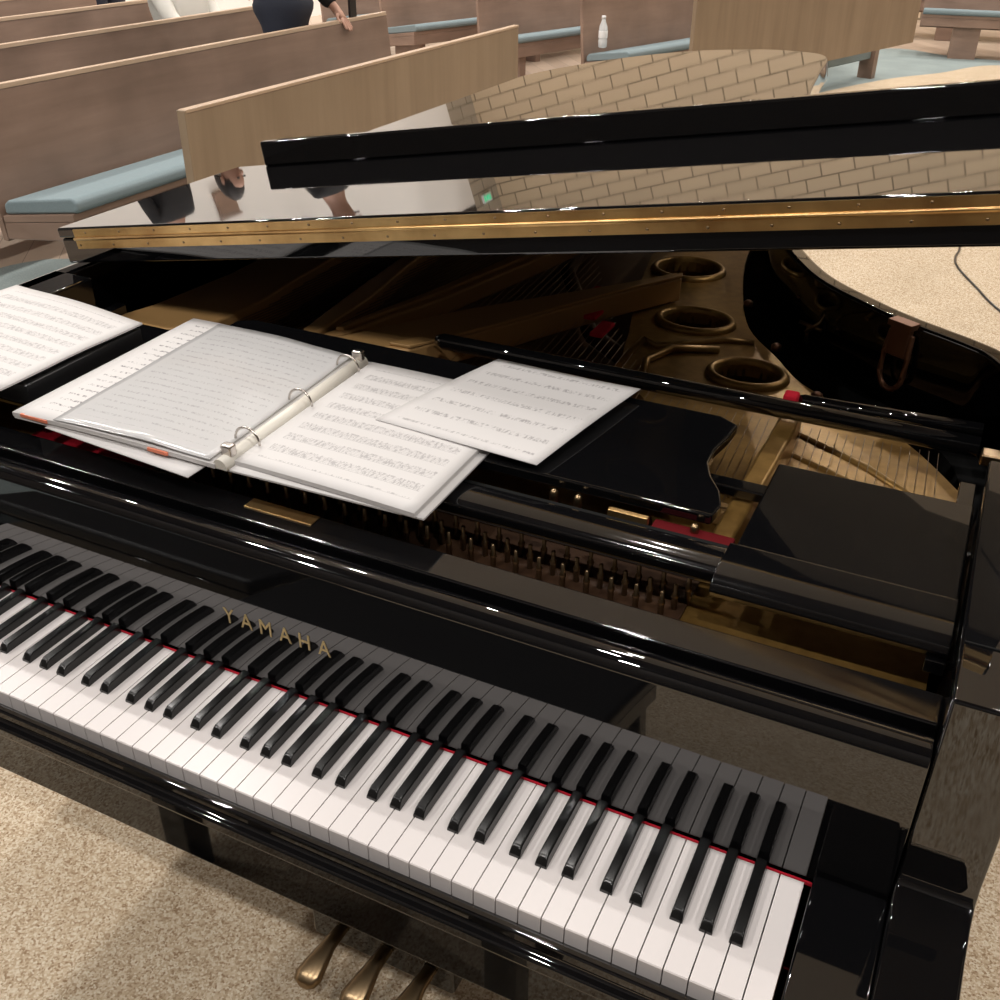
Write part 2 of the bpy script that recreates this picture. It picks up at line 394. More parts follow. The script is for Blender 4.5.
# ---- keys
W = 0.0235
KZ = 0.735
for i in range(52):
    x0 = i*W + 0.00065; x1 = (i+1)*W - 0.00065
    prof = [(-0.148, KZ-0.0215), (-0.1485, KZ-0.0215), (-0.1485, KZ-0.0012), (-0.1475, KZ), (-0.001, KZ), (-0.001, KZ-0.0215)]
    b = MB(); b.extx(prof, x0, x1)
    for q in range(len(b.f)):
        if len(b.f[q]) == 6: b.mi[q] = 0
    b.box(x0+0.0015, x1-(0.0015 if i < 51 else -0.0002), -0.1440, -0.002, KZ-0.036, KZ-0.0035, 1)
    b.build('white_key', [M['ivory'], M['keywood']], PW)
blk = {0: 0.5}
notes = ['A', 'B', 'C', 'D', 'E', 'F', 'G']
offs = {'A': 0.0045, 'C': -0.003, 'D': 0.003, 'F': -0.0045, 'G': 0.0}
for i in range(51):
    nm = notes[i % 7]
    if nm not in offs: continue
    c = (i+1)*W + offs[nm]
    wb, wt = 0.0066, 0.0052
    rings = []
    rings.append([(c-wb, -0.0965, KZ-0.004), (c+wb, -0.0965, KZ-0.004), (c+wb, -0.0955, KZ+0.001), (c-wb, -0.0955, KZ+0.001)])
    b = MB()
    ring = lambda y, zt, w1, w2: [(c-w1, y, KZ-0.006), (c+w1, y, KZ-0.006), (c+w2, y, zt-0.0012), (c+w2-0.0014, y, zt), (c-w2+0.0014, y, zt), (c-w2, y, zt-0.0012)]
    b.loft([ring(-0.0968, KZ+0.0035, wb, wb-0.0003), ring(-0.0925, KZ+0.0095, wb, wt+0.0003), ring(-0.0885, KZ+0.0118, wb, wt), ring(-0.001, KZ+0.0122, wb, wt)])
    b.build('black_key', M['ebony'], PW, 0.0007)
# red felt strip at the foot of the fallboard
b = MB(); b.box(-0.006, 1.2305, -0.0002, 0.0022, KZ-0.003, KZ+0.0004); b.build('key_felt', M['redfelt'], PW)
# ---- fallboard with raised lettering
fb = [(0.003, 0.7385), (0.003, 0.915), (0.0045, 0.922), (0.009, 0.9275), (0.016, 0.930), (0.028, 0.929), (0.036, 0.9245), (0.0385, 0.917), (0.0385, 0.7385)]
b = MB(); b.extx(fb, -0.0735, 1.2955)
FB = b.build('fallboard', L, PW, 0.0012)
def lettering(txt, x0, x1, z0, h, y, mat, parent, name, flip=False):
    cu = bpy.data.curves.new(name, 'FONT'); cu.body = txt; cu.size = 1.0; cu.extrude = 0.03; cu.space_character = 1.75
    t = bpy.data.objects.new(name, cu); COL.objects.link(t)
    me = bpy.data.meshes.new_from_object(t.evaluated_get(bpy.context.evaluated_depsgraph_get()))
    bpy.data.objects.remove(t)
    xs = [v.co.x for v in me.vertices]; ys = [v.co.y for v in me.vertices]
    sx = (x1-x0)/(max(xs)-min(xs)); sy = h/(max(ys)-min(ys)); mx = min(xs); my = min(ys)
    for v in me.vertices:
        v.co = Vector((x0+(v.co.x-mx)*sx, y - v.co.z*0.02, z0+(v.co.y-my)*sy))
    me.materials.clear(); me.materials.append(mat)
    o = bpy.data.objects.new(name, me); COL.objects.link(o)
    if parent: attach(o, parent)
    return o
bpy.context.view_layer.update()
lettering('YAMAHA', 0.5365, 0.6845, 0.8105, 0.0205, 0.0028, M['goldpaint'], FB, 'lettering')
# ---- stretcher rail behind the fallboard, brass plaque
b = MB(); b.box(-0.075, 1.297, 0.0445, 0.088, 0.80, 0.932); ST = b.build('stretcher', LD, PW, 0.003, 3)
b = MB(); b.box(0.533, 0.626, 0.066, 0.085, 0.932, 0.9335); o = b.build('plaque', M['brass'], ST, 0.0005)

# ---- lid: hinged along the spine, raised at the treble side
ANG = math.radians(9.3)
HX, HZ = -0.155, 0.995
def lidpt(s, y, h): return (HX + s*math.cos(ANG) - h*math.sin(ANG), y, HZ + s*math.sin(ANG) + h*math.cos(ANG))
YH = 0.48
lo = [(0.012, YH), (0.012, 0.9), (0.010, 1.4), (0.004, 1.9), (-0.002, 2.2), (0.0, 2.36), (0.085, 2.49), (0.235, 2.575), (0.46, 2.56), (0.70, 2.40), (0.85, 2.235), (0.955, 2.05),
      (0.995, 1.75), (1.035, 1.45), (1.075, 1.29), (1.14, 1.15), (1.22, 1.03), (1.32, 0.945), (1.42, 0.875), (1.49, 0.80), (1.53, 0.70), (1.545, 0.58), (1.545, YH)]
lo = smooth_poly(lo, 5)
b = MB()
TH = 0.042
b.loft([[lidpt(s, y, 0.0) for s, y in lo], [lidpt(s, y, TH) for s, y in lo]])
LID = b.build('lid', L, PW, 0.004, 3)
FT = 0.018
b = MB()
fl = [(0.012, YH-0.004), (1.55, YH-0.004), (1.55, 0.952), (0.012, 0.952)]
b.loft([[lidpt(s, y, TH+0.0008) for s, y in fl], [lidpt(s, y, TH+FT) for s, y in fl]])
FLAP = b.build('front_flap', L, LID, 0.004, 3)
b = MB()
sk = [(0.095, 0.932), (1.55, 0.932), (1.55, 0.951), (0.095, 0.951)]
b.loft([[lidpt(s, y, TH+FT) for s, y in sk], [lidpt(s, y, TH+FT+0.046) for s, y in sk]])
b.build('flap_skirt', L, LID, 0.004, 3)
b = MB()
def lidbox(mb, s0, s1, y0, y1, h0, h1, mi=0):
    q = [(s0, y0), (s1, y0), (s1, y1), (s0, y1)]
    mb.loft([[lidpt(s, y, h0) for s, y in q], [lidpt(s, y, h1) for s, y in q]], mi)
yb = YH - 0.006
lidbox(b, 0.052, 1.545, yb, YH-0.0005, TH-0.0165, TH-0.0022)
lidbox(b, 0.052, 1.545, yb, YH-0.0005, TH+0.0022, TH+0.0150)
b.tube([lidpt(0.052, yb-0.001, TH), lidpt(1.545, yb-0.001, TH)], 0.0030, 8)
sx = 0.06
while sx < 1.54:
    for h in (TH-0.0105, TH+0.0095):
        p = lidpt(sx + (0.02 if h > TH else 0), yb-0.0004, h)
        b.ellipsoid(p, (0.0022, 0.0008, 0.0022), 6, 4, 1)
    sx += 0.075
b.build('piano_hinge', [M['brass'], M['pedal']], LID)

# ---- soundboard, plate, struts, strings, pins
ins = offset_line(oo, -0.05)
b = MB(); b.prism(ins, 0.80, 0.812); b.build('soundboard', M['soundboard'], PW)
def plate_mesh(poly, holes, z0, z1):
    bm = bmesh.new(); me = bpy.data.meshes.new('tmp')
    loops = [poly] + [[(cx + rx*math.cos(t)*math.cos(a) - ry*math.sin(t)*math.sin(a), cy + rx*math.cos(t)*math.sin(a) + ry*math.sin(t)*math.cos(a))
                      for t in [2*PI*k/24 for k in range(24)]] for cx, cy, rx, ry, a in holes]
    edges = []
    for lp in loops:
        vs = [bm.verts.new((x, y, z1)) for x, y in lp]
        edges += [bm.edges.new((vs[i], vs[(i+1) % len(vs)])) for i in range(len(vs))]
    bmesh.ops.triangle_fill(bm, edges=edges, use_beauty=True)
    r = bmesh.ops.extrude_face_region(bm, geom=list(bm.faces))
    for e in r['geom']:
        if isinstance(e, bmesh.types.BMVert): e.co.z = z0
    bmesh.ops.recalc_face_normals(bm, faces=bm.faces)
    bm.to_mesh(me); bm.free(); return me
ZP = 0.872
web = smooth_poly([(1.285, 0.58), (1.20, 0.70), (1.10, 0.775), (1.02, 0.84), (0.965, 0.92), (0.89, 1.03), (0.835, 1.20), (0.79, 1.40), (0.765, 1.6), (0.73, 1.9), (0.62, 2.15)], 5)
poly = [(-0.06, 0.10), (1.285, 0.10)] + web + [(0.50, 2.2), (0.57, 1.7), (0.60, 1.35), (0.645, 1.13), (0.70, 0.93), (0.735, 0.79), (0.79, 0.70), (0.86, 0.62), (0.87, 0.50), (-0.06, 0.50)]
holes = [(0.70, 1.285, 0.062, 0.058, 0), (0.795, 1.015, 0.060, 0.047, 0), (0.938, 0.826, 0.053, 0.044, 0)]
me = plate_mesh(poly, holes, ZP-0.02, ZP)
PL = bpy.data.objects.new('iron_plate', me); me.name = 'iron_plate'; COL.objects.link(PL); me.materials.append(M['plate']); attach(PL, PW)
for cx, cy, rx, ry, a in holes:
    b = MB()
    b.loft([[(cx+(rx+dr)*math.cos(t), cy+(ry+dr)*math.sin(t), ZP+dz) for dr, dz in ((0.0, -0.03), (0.0, 0.006), (0.004, 0.010), (0.010, 0.010), (0.014, 0.005), (0.015, -0.001))]
            for t in [2*PI*k/28 for k in range(29)]], closed=True, caps=False, smooth=True)
    b.build('hole_ring', M['plate'], PL)
def strut(poly, z0, z1, nm='strut', mat=None, bev=0.005):
    b = MB(); b.prism(poly, z0, z1); return b.build(nm, mat or M['plate_lit'], PL, bev)
strut([(0.305, 0.545), (0.455, 0.575), (0.545, 0.735), (0.602, 0.852), (0.672, 0.985), (0.74, 1.10), (0.72, 1.13), (0.655, 1.035), (0.565, 0.92), (0.455, 0.78)], 0.875, 0.92)
strut([(0.42, 0.575), (0.457, 0.578), (0.545, 0.735), (0.602, 0.852), (0.672, 0.985), (0.74, 1.10), (0.735, 1.115), (0.66, 1.0), (0.585, 0.862), (0.525, 0.74)], 0.92, 0.926, 'strut_rib', None, 0.002)
strut([(0.283, 0.55), (0.322, 0.60), (0.392, 0.836), (0.452, 1.118), (0.53, 1.6), (0.56, 2.1), (0.50, 2.1), (0.45, 1.6), (0.385, 1.055), (0.345, 0.838)], 0.88, 0.915)
strut([(0.302, 0.60), (0.315, 0.605), (0.378, 0.84), (0.437, 1.115), (0.51, 1.6), (0.50, 1.6), (0.42, 1.1), (0.362, 0.84)], 0.915, 0.922, 'strut_rib', None, 0.002)
strut([(0.250, 0.565), (0.278, 0.58), (0.268, 0.758), (0.235, 0.971), (0.20, 1.5), (0.17, 2.1), (0.13, 2.1), (0.165, 1.5), (0.204, 0.956), (0.224, 0.763)], 0.88, 0.915)
strut([(-0.075, 0.44), (0.035, 0.46), (0.105, 0.53), (0.112, 0.65), (0.098, 0.79), (0.07, 1.2), (0.04, 2.1), (-0.07, 2.1), (-0.06, 1.2), (-0.03, 0.75), (-0.045, 0.55)], 0.86, 0.918, 'bass_flange')
strut([(1.030, 0.24), (1.056, 0.24), (1.062, 0.575), (1.052, 0.70), (1.034, 0.70), (1.033, 0.575)], ZP, 0.922, 'strut', M['plate'])
strut([(0.86, 0.385), (1.27, 0.330), (1.272, 0.355), (0.86, 0.41)], ZP, 0.895, 'agraffe_bar')
b = MB(); b.tube([(0.739, 0.770, ZP+0.001), (0.739, 0.89, ZP+0.003), (0.77, 0.871, ZP+0.003), (0.817, 0.909, ZP+0.003), (0.867, 0.95, ZP+0.003), (0.915, 0.962, ZP+0.001)], 0.006, 8); b.build('web_ridge', M['plate'], PL)
for pts in ([(1.040, 0.665, ZP-0.002), (1.16, 0.60, ZP-0.001), (1.275, 0.505, ZP-0.002)], [(1.040, 0.600, ZP-0.003), (1.15, 0.55, ZP-0.002), (1.255, 0.475, ZP-0.003)]):
    b = MB(); b.tube(pts, 0.0065, 8); b.build('web_ridge', M['plate'], PL)
for (xa, ya), (xb, yb_), n in (((0.815, 0.545), (1.020, 0.435), 26), ((1.070, 0.455), (1.175, 0.430), 14)):
    for k in range(n):
        t = k/(n-1); x = xa + (xb-xa)*t; y = ya + (yb_-ya)*t
        b = MB(); b.lathe((x, y, ZP), [(0.0026, 0), (0.0026, 0.012), (0.0012, 0.016), (0.0003, 0.0162)], 6); b.build('agraffe', M['string'], PL)
# curved flange round the last hole
b = MB(); b.tube([(0.79, 0.735, ZP+0.004), (0.775, 0.80, ZP+0.006), (0.80, 0.865, ZP+0.008), (0.87, 0.900, ZP+0.004)], 0.007, 8); b.build('web_ridge', M['plate'], PL)
for x, y in ((1.055, 0.79), (0.955, 0.955), (0.86, 1.14)):
    b = MB(); b.lathe((x, y, ZP), [(0.009, 0), (0.009, 0.008), (0.005, 0.011), (0.001, 0.0115)], 10); b.build('plate_bolt', M['copper'], PL)
# strings
b = MB()
for k in range(76):
    t = k/75
    x0 = 0.34 + 0.92*t
    y1 = 0.66 if x0 > 0.86 else 0.70 + (0.86-x0)**1.4*3.4
    x1 = x0 - 0.10*(y1-0.5)
    b.tube([(x0, 0.37, 0.890), (x1, y1, 0.886)], 0.0006, 4, caps=False)
for k in range(34):
    t = k/33
    b.tube([(-0.03 + 0.30*t, 0.44, 0.902), (0.16 + 0.34*t, 2.0 + 0.1*t, 0.897)], 0.0011, 4, caps=False)
tag(b.build('strings', M['string'], PW), kind='stuff')
# bridge and felts seen through the strings
b = MB(); b.tube([(1.2, 0.63, 0.84), (1.0, 0.72, 0.84), (0.80, 0.80, 0.84), (0.62, 0.95, 0.84), (0.45, 1.25, 0.84), (0.35, 1.7, 0.84)], 0.016, 6); b.build('bridge', M['darkwood'], PW)
for p in ((0.675, 0.86), (0.60, 1.02), (0.635, 0.93)):
    b = MB(); b.box(p[0]-0.012, p[0]+0.012, p[1]-0.035, p[1]+0.03, 0.889, 0.897); b.build('string_felt', M['redfelt'], PW, 0.003)
b = MB(); b.box(0.16, 1.032, 0.118, 0.240, ZP, ZP+0.003); b.build('pin_strip', M['darkwood'], PL)  # thin dark brown strip on the plate under the tuning pins
# tuning pins
for r, (y, n, x0) in enumerate(((0.158, 29, 0.205), (0.176, 29, 0.2146), (0.194, 29, 0.2242))):
    for k in range(n):
        x = x0 + k*0.0288
        b = MB(); b.lathe((x, y, ZP), [(0.0034, 0), (0.0034, 0.018), (0.0042, 0.019), (0.0042, 0.022), (0.0026, 0.024), (0.0026, 0.035), (0.0008, 0.036)], 7)
        b.build('tuning_pin', M['pedal'], PW)
b = MB(); b.box(0.19, 1.02, 0.246, 0.262, ZP, 0.90); b.build('string_felt', M['darkred'], PW)
b = MB(); b.box(0.975, 1.066, 0.2125, 0.232, 0.930, 0.9475); b.build('desk_felt', M['darkred'], PW, 0.002)
b = MB(); b.box(0.10, 0.30, 0.115, 0.20, ZP, 0.889); b.build('string_felt', M['midred'], PW, 0.002)
b = MB(); b.box(0.38, 0.52, 0.112, 0.132, ZP, 0.886); b.build('string_felt', M['midred'], PW, 0.002)

# ---- music desk lying folded on its slide-in frame
dk = [(0.22, 0.236), (1.036, 0.236), (1.040, 0.262), (1.030, 0.292), (1.012, 0.320), (1.000, 0.350), (0.998, 0.385), (1.004, 0.425), (1.006, 0.462), (0.98, 0.478),
      (0.24, 0.478), (0.216, 0.462), (0.218, 0.425), (0.224, 0.385), (0.222, 0.350), (0.210, 0.320), (0.192, 0.292), (0.182, 0.262), (0.186, 0.236)]
b = MB(); b.prism(dk, 0.952, 0.966); DESK = b.build('music_desk', L, PW, 0.003, 3)
for x0, x1 in ((1.071, 1.2935), (-0.0715, 0.151)):
    b = MB(); b.box(x0, x1, 0.212, 0.412, 0.936, 0.952); b.build('desk_shelf', L, DESK, 0.003, 3)
    fr = [(0.136, 0.934), (0.132, 0.942), (0.134, 0.950), (0.142, 0.9560), (0.175, 0.9575), (0.208, 0.956), (0.213, 0.952), (0.213, 0.934)]
    b = MB(); b.extx(fr, x0-0.006, x1); b.build('desk_ledge', LD, DESK, 0.0015)
fr = [(0.152, 0.936), (0.149, 0.944), (0.151, 0.953), (0.157, 0.957), (0.190, 0.957), (0.199, 0.954), (0.199, 0.936)]
b = MB(); b.extx(fr, 0.150, 1.0665); b.build('desk_ledge', LD, DESK, 0.0015)
b = MB(); b.box(0.150, 1.0665, 0.199, 0.2115, 0.936, 0.949); b.build('desk_rail', M['blackfelt'], DESK)
b = MB(); b.box(0.14, 1.085, 0.350, 0.374, 0.926, 0.940); b.build('desk_rail', L, DESK, 0.003)
for x0 in (1.2745, -0.0715):
    b = MB(); b.box(x0, x0+0.019, 0.13, 0.50, 0.918, 0.934); b.build('desk_runner', L, DESK, 0.002)
b = MB(); b.box(0.925, 0.972, 0.2115, 0.219, 0.946, 0.9565); b.build('desk_hinge', M['brass'], DESK, 0.001)
for x in (0.855, 0.885, 1.022):
    b = MB(); b.lathe((x, 0.224, 0.936), [(0.005, 0), (0.005, 0.018), (0.003, 0.021), (0.0006, 0.0215)], 9); b.build('desk_peg', M['pedal'], DESK)

# ---- prop sticks folded behind the desk, felt pad, brackets
b = MB(); b.tube([(0.500, 0.588, 0.940), (0.512, 0.588, 0.940), (1.288, 0.590, 0.940)], [0.008, 0.0125, 0.0135], 12); b.build('prop_stick', L, PW)
b = MB(); b.tube([(1.052, 0.618, 0.944), (1.06, 0.618, 0.944), (1.288, 0.630, 0.946)], [0.006, 0.009, 0.0095], 12); b.build('short_prop', L, PW)
b = MB(); b.box(1.034, 1.054, 0.600, 0.620, 0.935, 0.9565); b.build('prop_pad', M['redfelt'], PW, 0.004)
b = MB(); b.box(1.292, 1.334, 0.579, 0.604, 0.920, 0.936); b.build('prop_hinge', M['pedal'], PW, 0.003)
# brass loop bracket hanging on the inner face of the bent side
n2 = Vector((0.105, 0.06)).normalized()   # direction along the rim is (-.83,.55); inward is (-.5,-.86)
al = Vector((-0.86, 0.51)); inw = Vector((-0.51, -0.86))
cB = Vector((1.158, 0.866))
def rb(a, d, z): p = cB + al*a + inw*d; return (p.x, p.y, z)
b = MB()
loop = [rb(0.018, 0.010, 0.975), rb(0.021, 0.014, 0.94)] + [rb(0.021*math.cos(t), 0.016, 0.910-0.026*math.sin(t)) for t in [PI*k/8 for k in range(9)]] + [rb(-0.021, 0.014, 0.94), rb(-0.018, 0.010, 0.975)]
b.tube(loop, 0.0048, 8)
q = [rb(0.017, 0.006, 0.93), rb(-0.017, 0.006, 0.93), rb(-0.017, 0.018, 0.93), rb(0.017, 0.018, 0.93)]
b.loft([[(x, y, 0.938) for x, y, z in q], [(x, y, 0.984) for x, y, z in q]])
b.build('prop_bracket', M['copper'], PW, 0.0015)
b = MB()
q = [rb(0.021, 0.0, 0), rb(-0.021, 0.0, 0), rb(-0.021, 0.022, 0), rb(0.021, 0.022, 0)]
b.loft([[(x, y, 0.984) for x, y, z in q], [(x, y, 0.9935) for x, y, z in q]])
b.build('bracket_cap', M['copper'], PW, 0.001)
b = MB()
cL = (1.012, 0.985)
b.tube([(cL[0]+0.012, cL[1]-0.0, 0.955), (cL[0]+0.004, cL[1]-0.014, 0.925), (cL[0]-0.016, cL[1]-0.012, 0.905)], 0.0038, 6)
b.tube([(cL[0]+0.014, cL[1]-0.004, 0.958), (cL[0]+0.014, cL[1]-0.010, 0.915)], 0.0032, 6)
b.tube([(cL[0]-0.030, cL[1]-0.002, 0.918), (cL[0]+0.010, cL[1]-0.012, 0.912)], 0.0034, 6)
b.tube([(cL[0]-0.014, cL[1]-0.008, 0.915), (cL[0]-0.014, cL[1]-0.008, 0.885)], 0.0032, 6)
b.build('lid_hook', M['pedal'], PW)

# ---- lyre, pedals, legs
b = MB(); b.box(0.49, 0.755, 0.135, 0.205, 0.045, 0.125); LY = b.build('lyre_box', L, PW, 0.006)
for x in (0.555, 0.665):
    b = MB(); b.box(x, x+0.03, 0.155, 0.185, 0.12, 0.62); b.build('lyre_post', L, PW, 0.004)
for x in (0.540, 0.625, 0.705):
    b = MB()
    rings = []
    for t, w, z in ((0.0, 0.012, 0.088), (0.25, 0.012, 0.090), (0.5, 0.014, 0.088), (0.72, 0.020, 0.080), (0.88, 0.024, 0.072), (0.97, 0.020, 0.067), (1.0, 0.010, 0.065)):
        y = 0.16 - 0.125*t; xc = x + 0.012*(1-t)
        rings.append([(xc-w, y, z), (xc-w*0.6, y, z+0.007), (xc+w*0.6, y, z+0.007), (xc+w, y, z), (xc+w*0.7, y, z-0.006), (xc-w*0.7, y, z-0.006)])
    b.loft(rings, smooth=True); b.build('pedal', M['pedal'], LY)
for x, y in ((0.02, 0.46), (1.20, 0.46), (0.30, 2.2)):
    b = MB(); rings = []
    for z, h in ((0.605, 0.07), (0.54, 0.07), (0.53, 0.055), (0.10, 0.038), (0.07, 0.042)):
        rings.append([(x-h, y-h, z), (x+h, y-h, z), (x+h, y+h, z), (x-h, y+h, z)])
    b.loft(rings); LG = b.build('leg', L, PW, 0.004)
    b = MB(); b.tube([(x-0.014, y, 0.034), (x+0.014, y, 0.034)], 0.034, 18); b.box(x-0.02, x+0.02, y-0.012, y+0.012, 0.03, 0.075); b.build('caster', M['pedal'], LG)
b = MB(); b.box(-0.12, 1.33, 0.42, 0.54, 0.605, 0.66); b.build('cross_beam', L, PW)

# ---- bench in front of the keyboard (mirrored in the fallboard)
BE = thing('piano_bench', (0.51, -0.66, 0), 'black padded piano bench standing before the middle of the keyboard', 'bench')
b = MB(); b.box(0.15, 0.87, -0.86, -0.47, 0.37, 0.43); b.build('apron', L, BE, 0.004)
b = MB(); b.box(0.145, 0.875, -0.865, -0.465, 0.43, 0.485); b.build('seat', M['blackvinyl'], BE, 0.018, 3)
for x in (0.165, 0.80):
    for y in (-0.845, -0.54):
        b = MB(); b.box(x, x+0.055, y, y+0.055, 0.0, 0.37); b.build('leg', L, BE, 0.004)
ST2 = thing('piano_bench', (-0.26, -0.81, 0), 'second black padded bench, added unseen at the bass end to darken the fallboard reflection', 'bench')  # added out of view, only to extend the dark reflection in the fallboard
b = MB(); b.box(-0.62, 0.10, -1.02, -0.60, 0.37, 0.43); b.build('apron', L, ST2, 0.004)
b = MB(); b.box(-0.625, 0.105, -1.025, -0.595, 0.43, 0.485); b.build('seat', M['blackvinyl'], ST2, 0.018, 3)
for x in (-0.60, 0.03):
    for y in (-1.0, -0.67):
        b = MB(); b.box(x, x+0.05, y, y+0.05, 0.0, 0.37); b.build('leg', L, ST2, 0.004)
# ================================================================== MUSIC on the desk
def sheet(name, c, z, mat, parent=None, th=0.0009, curl=None, nu=14, nv=14, uvflip=False):
    """c = corners front-left, front-right, rear-right, rear-left (x,y); curl(u,v)->dz"""
    me = bpy.data.meshes.new(name); vs = []; fs = []
    for top in (1, 0):
        for j in range(nv+1):
            for i in range(nu+1):
                u, v = i/nu, j/nv
                x = (1-u)*(1-v)*c[0][0]+u*(1-v)*c[1][0]+u*v*c[2][0]+(1-u)*v*c[3][0]
                y = (1-u)*(1-v)*c[0][1]+u*(1-v)*c[1][1]+u*v*c[2][1]+(1-u)*v*c[3][1]
                vs.append((x, y, z + (th if top else 0) + (curl(u, v) if curl else 0)))
    n = (nu+1)*(nv+1); idx = lambda t, i, j: t*n + j*(nu+1) + i
    for j in range(nv):
        for i in range(nu):
            fs.append((idx(0, i, j), idx(0, i+1, j), idx(0, i+1, j+1), idx(0, i, j+1)))
            fs.append((idx(1, i, j+1), idx(1, i+1, j+1), idx(1, i+1, j), idx(1, i, j)))
    for i in range(nu):
        fs.append((idx(1, i, 0), idx(1, i+1, 0), idx(0, i+1, 0), idx(0, i, 0)))
        fs.append((idx(0, i, nv), idx(0, i+1, nv), idx(1, i+1, nv), idx(1, i, nv)))
    for j in range(nv):
        fs.append((idx(0, 0, j), idx(0, 0, j+1), idx(1, 0, j+1), idx(1, 0, j)))
        fs.append((idx(1, nu, j), idx(1, nu, j+1), idx(0, nu, j+1), idx(0, nu, j)))
    me.from_pydata(vs, [], fs); me.materials.append(mat)
    uvl = me.uv_layers.new(name='UVMap')
    for p in me.polygons:
        for li in p.loop_indices:
            k = me.loops[li].vertex_index % n
            uvl.data[li].uv = ((k % (nu+1))/nu, (k//(nu+1))/nv)
        p.use_smooth = len(p.vertices) == 4 and abs(p.normal.z) > 0.5
    o = bpy.data.objects.new(name, me); COL.objects.link(o)
    if parent: attach(o, parent)
    return o

ZD = 0.9665
BI = thing('ring_binder', (0.5, 0.24, ZD), 'open white ring binder of sheet music lying across the folded piano music desk', 'binder')
sheet('cover', [(0.178, 0.066), (0.762, 0.086), (0.755, 0.405), (0.170, 0.424)], ZD, M['vinyl'], BI, 0.0022)
lp = [(0.176, 0.066), (0.492, 0.072), (0.472, 0.402), (0.166, 0.422)]
sheet('page_stack', lp, ZD+0.0024, M['paper_text'], BI, 0.0055, lambda u, v: 0.003*math.sin(PI*u) + 0.004*max(0, v-0.75)*math.sin(9*u))
sheet('plastic_sleeve', [(0.245, 0.068), (0.484, 0.074), (0.468, 0.400), (0.222, 0.414)], ZD+0.0085, M['sleeve'], BI, 0.0012,
      lambda u, v: 0.0022 + 0.004*math.sin(PI*u) + 0.0007*math.sin(13*u+5*v)*math.sin(9*v+2*u), 24, 24)
for xa, xb, ya in ((0.19, 0.235, 0.0655), (0.395, 0.425, 0.068)):
    b = MB(); b.box(xa, xb, ya, ya+0.003, ZD+0.0045, ZD+0.0085); b.build('index_tab', M['orange'], BI)
sheet('page_stack', [(0.505, 0.090), (0.752, 0.083), (0.745, 0.398), (0.498, 0.404)], ZD+0.0024, M['paper_song'], BI, 0.0055, lambda u, v: 0.0015*math.sin(PI*u))
b = MB()
ang = [PI*k/8 for k in range(9)]
sp0, sp1 = Vector((0.498, 0.074)), Vector((0.482, 0.405))
b.loft([[(p.x - 0.0105*math.cos(t), p.y, ZD+0.0022 + 0.0125*math.sin(t)) for t in ang] for p in (sp0, sp1)], smooth=True)
b.build('spine_rail', M['cream'], BI)
for t in (0.06, 0.97):
    p = sp0.lerp(sp1, t); b = MB(); b.box(p.x-0.008, p.x+0.008, p.y-0.006, p.y+0.006, ZD+0.010, ZD+0.026); b.build('lever', M['steel'], BI, 0.003)
for t in (0.17, 0.52, 0.88):
    p = sp0.lerp(sp1, t)
    b = MB(); b.tube([(p.x + 0.018*math.cos(a), p.y, ZD+0.010+0.020*math.sin(a)) for a in [PI*k/12 for k in range(13)]], 0.0016, 7); b.build('ring', M['steel'], BI)
# loose pages
o = sheet('loose_sheet', [(0.756, 0.247), (0.829, 0.236), (0.866, 0.480), (0.602, 0.398)], ZD+0.0105, M['paper_sparse'], None, 0.001,
          lambda u, v: 0.004*v*(1-u) + 0.004*math.sin(PI*v))
def wide_sheet(name, pts_front, pts_rear, z, mat, curl):
    return sheet(name, [pts_front[0], pts_front[1], pts_rear[1], pts_rear[0]], z, mat, None, 0.0008, curl)
bpy.data.objects.remove(o)
o = wide_sheet('music_sheet', [(0.60, 0.250), (0.828, 0.234)], [(0.655, 0.488), (0.868, 0.482)], ZD+0.0100, M['paper_sparse'], lambda u, v: 0.002*math.sin(PI*v) + 0.004*max(0, u-0.7)*v)
tag(o, 'loose white music sheet jutting past the open binder towards the treble end of the desk', 'sheet music')
o = sheet('music_sheet', [(0.232, 0.064), (0.474, 0.046), (0.480, 0.35), (0.24, 0.36)], ZD-0.0012, M['plainpaper'], None, 0.001)
tag(o, 'blank white sheet poking out beneath the front edge of the ring binder', 'sheet music')
FO = thing('music_folder', (-0.02, 0.25, 0.957), 'black folder under a curling pack of music at the bass end of the desk', 'folder')
lc = [(-0.20, 0.095), (0.135, 0.090), (0.128, 0.360), (-0.165, 0.395)]
sheet('folder_cover', [(-0.068, 0.11), (0.150, 0.115), (0.142, 0.335), (-0.068, 0.36)], 0.9578, M['blackvinyl'], FO, 0.026, lambda u, v: 0.0)
def curlL(u, v): return 0.004*math.sin(2.2*v)*u - 0.012*max(0.0, 0.25-v)*4*u*0.6
o = sheet('music_pack', [(-0.172, 0.080), (0.150, 0.077), (0.148, 0.335), (-0.145, 0.370)], 0.9915, M['paper_song'], None, 0.0025, lambda u, v: 0.004*math.sin(3*u)**2 + 0.007*max(0.0, u-0.55)*v*(1+math.sin(5*v)) + 0.004*max(0.0, 0.3-v)*math.sin(7*u)**2*3)
tag(o, 'pack of printed music pages curling over the black folder at the bass end', 'sheet music')

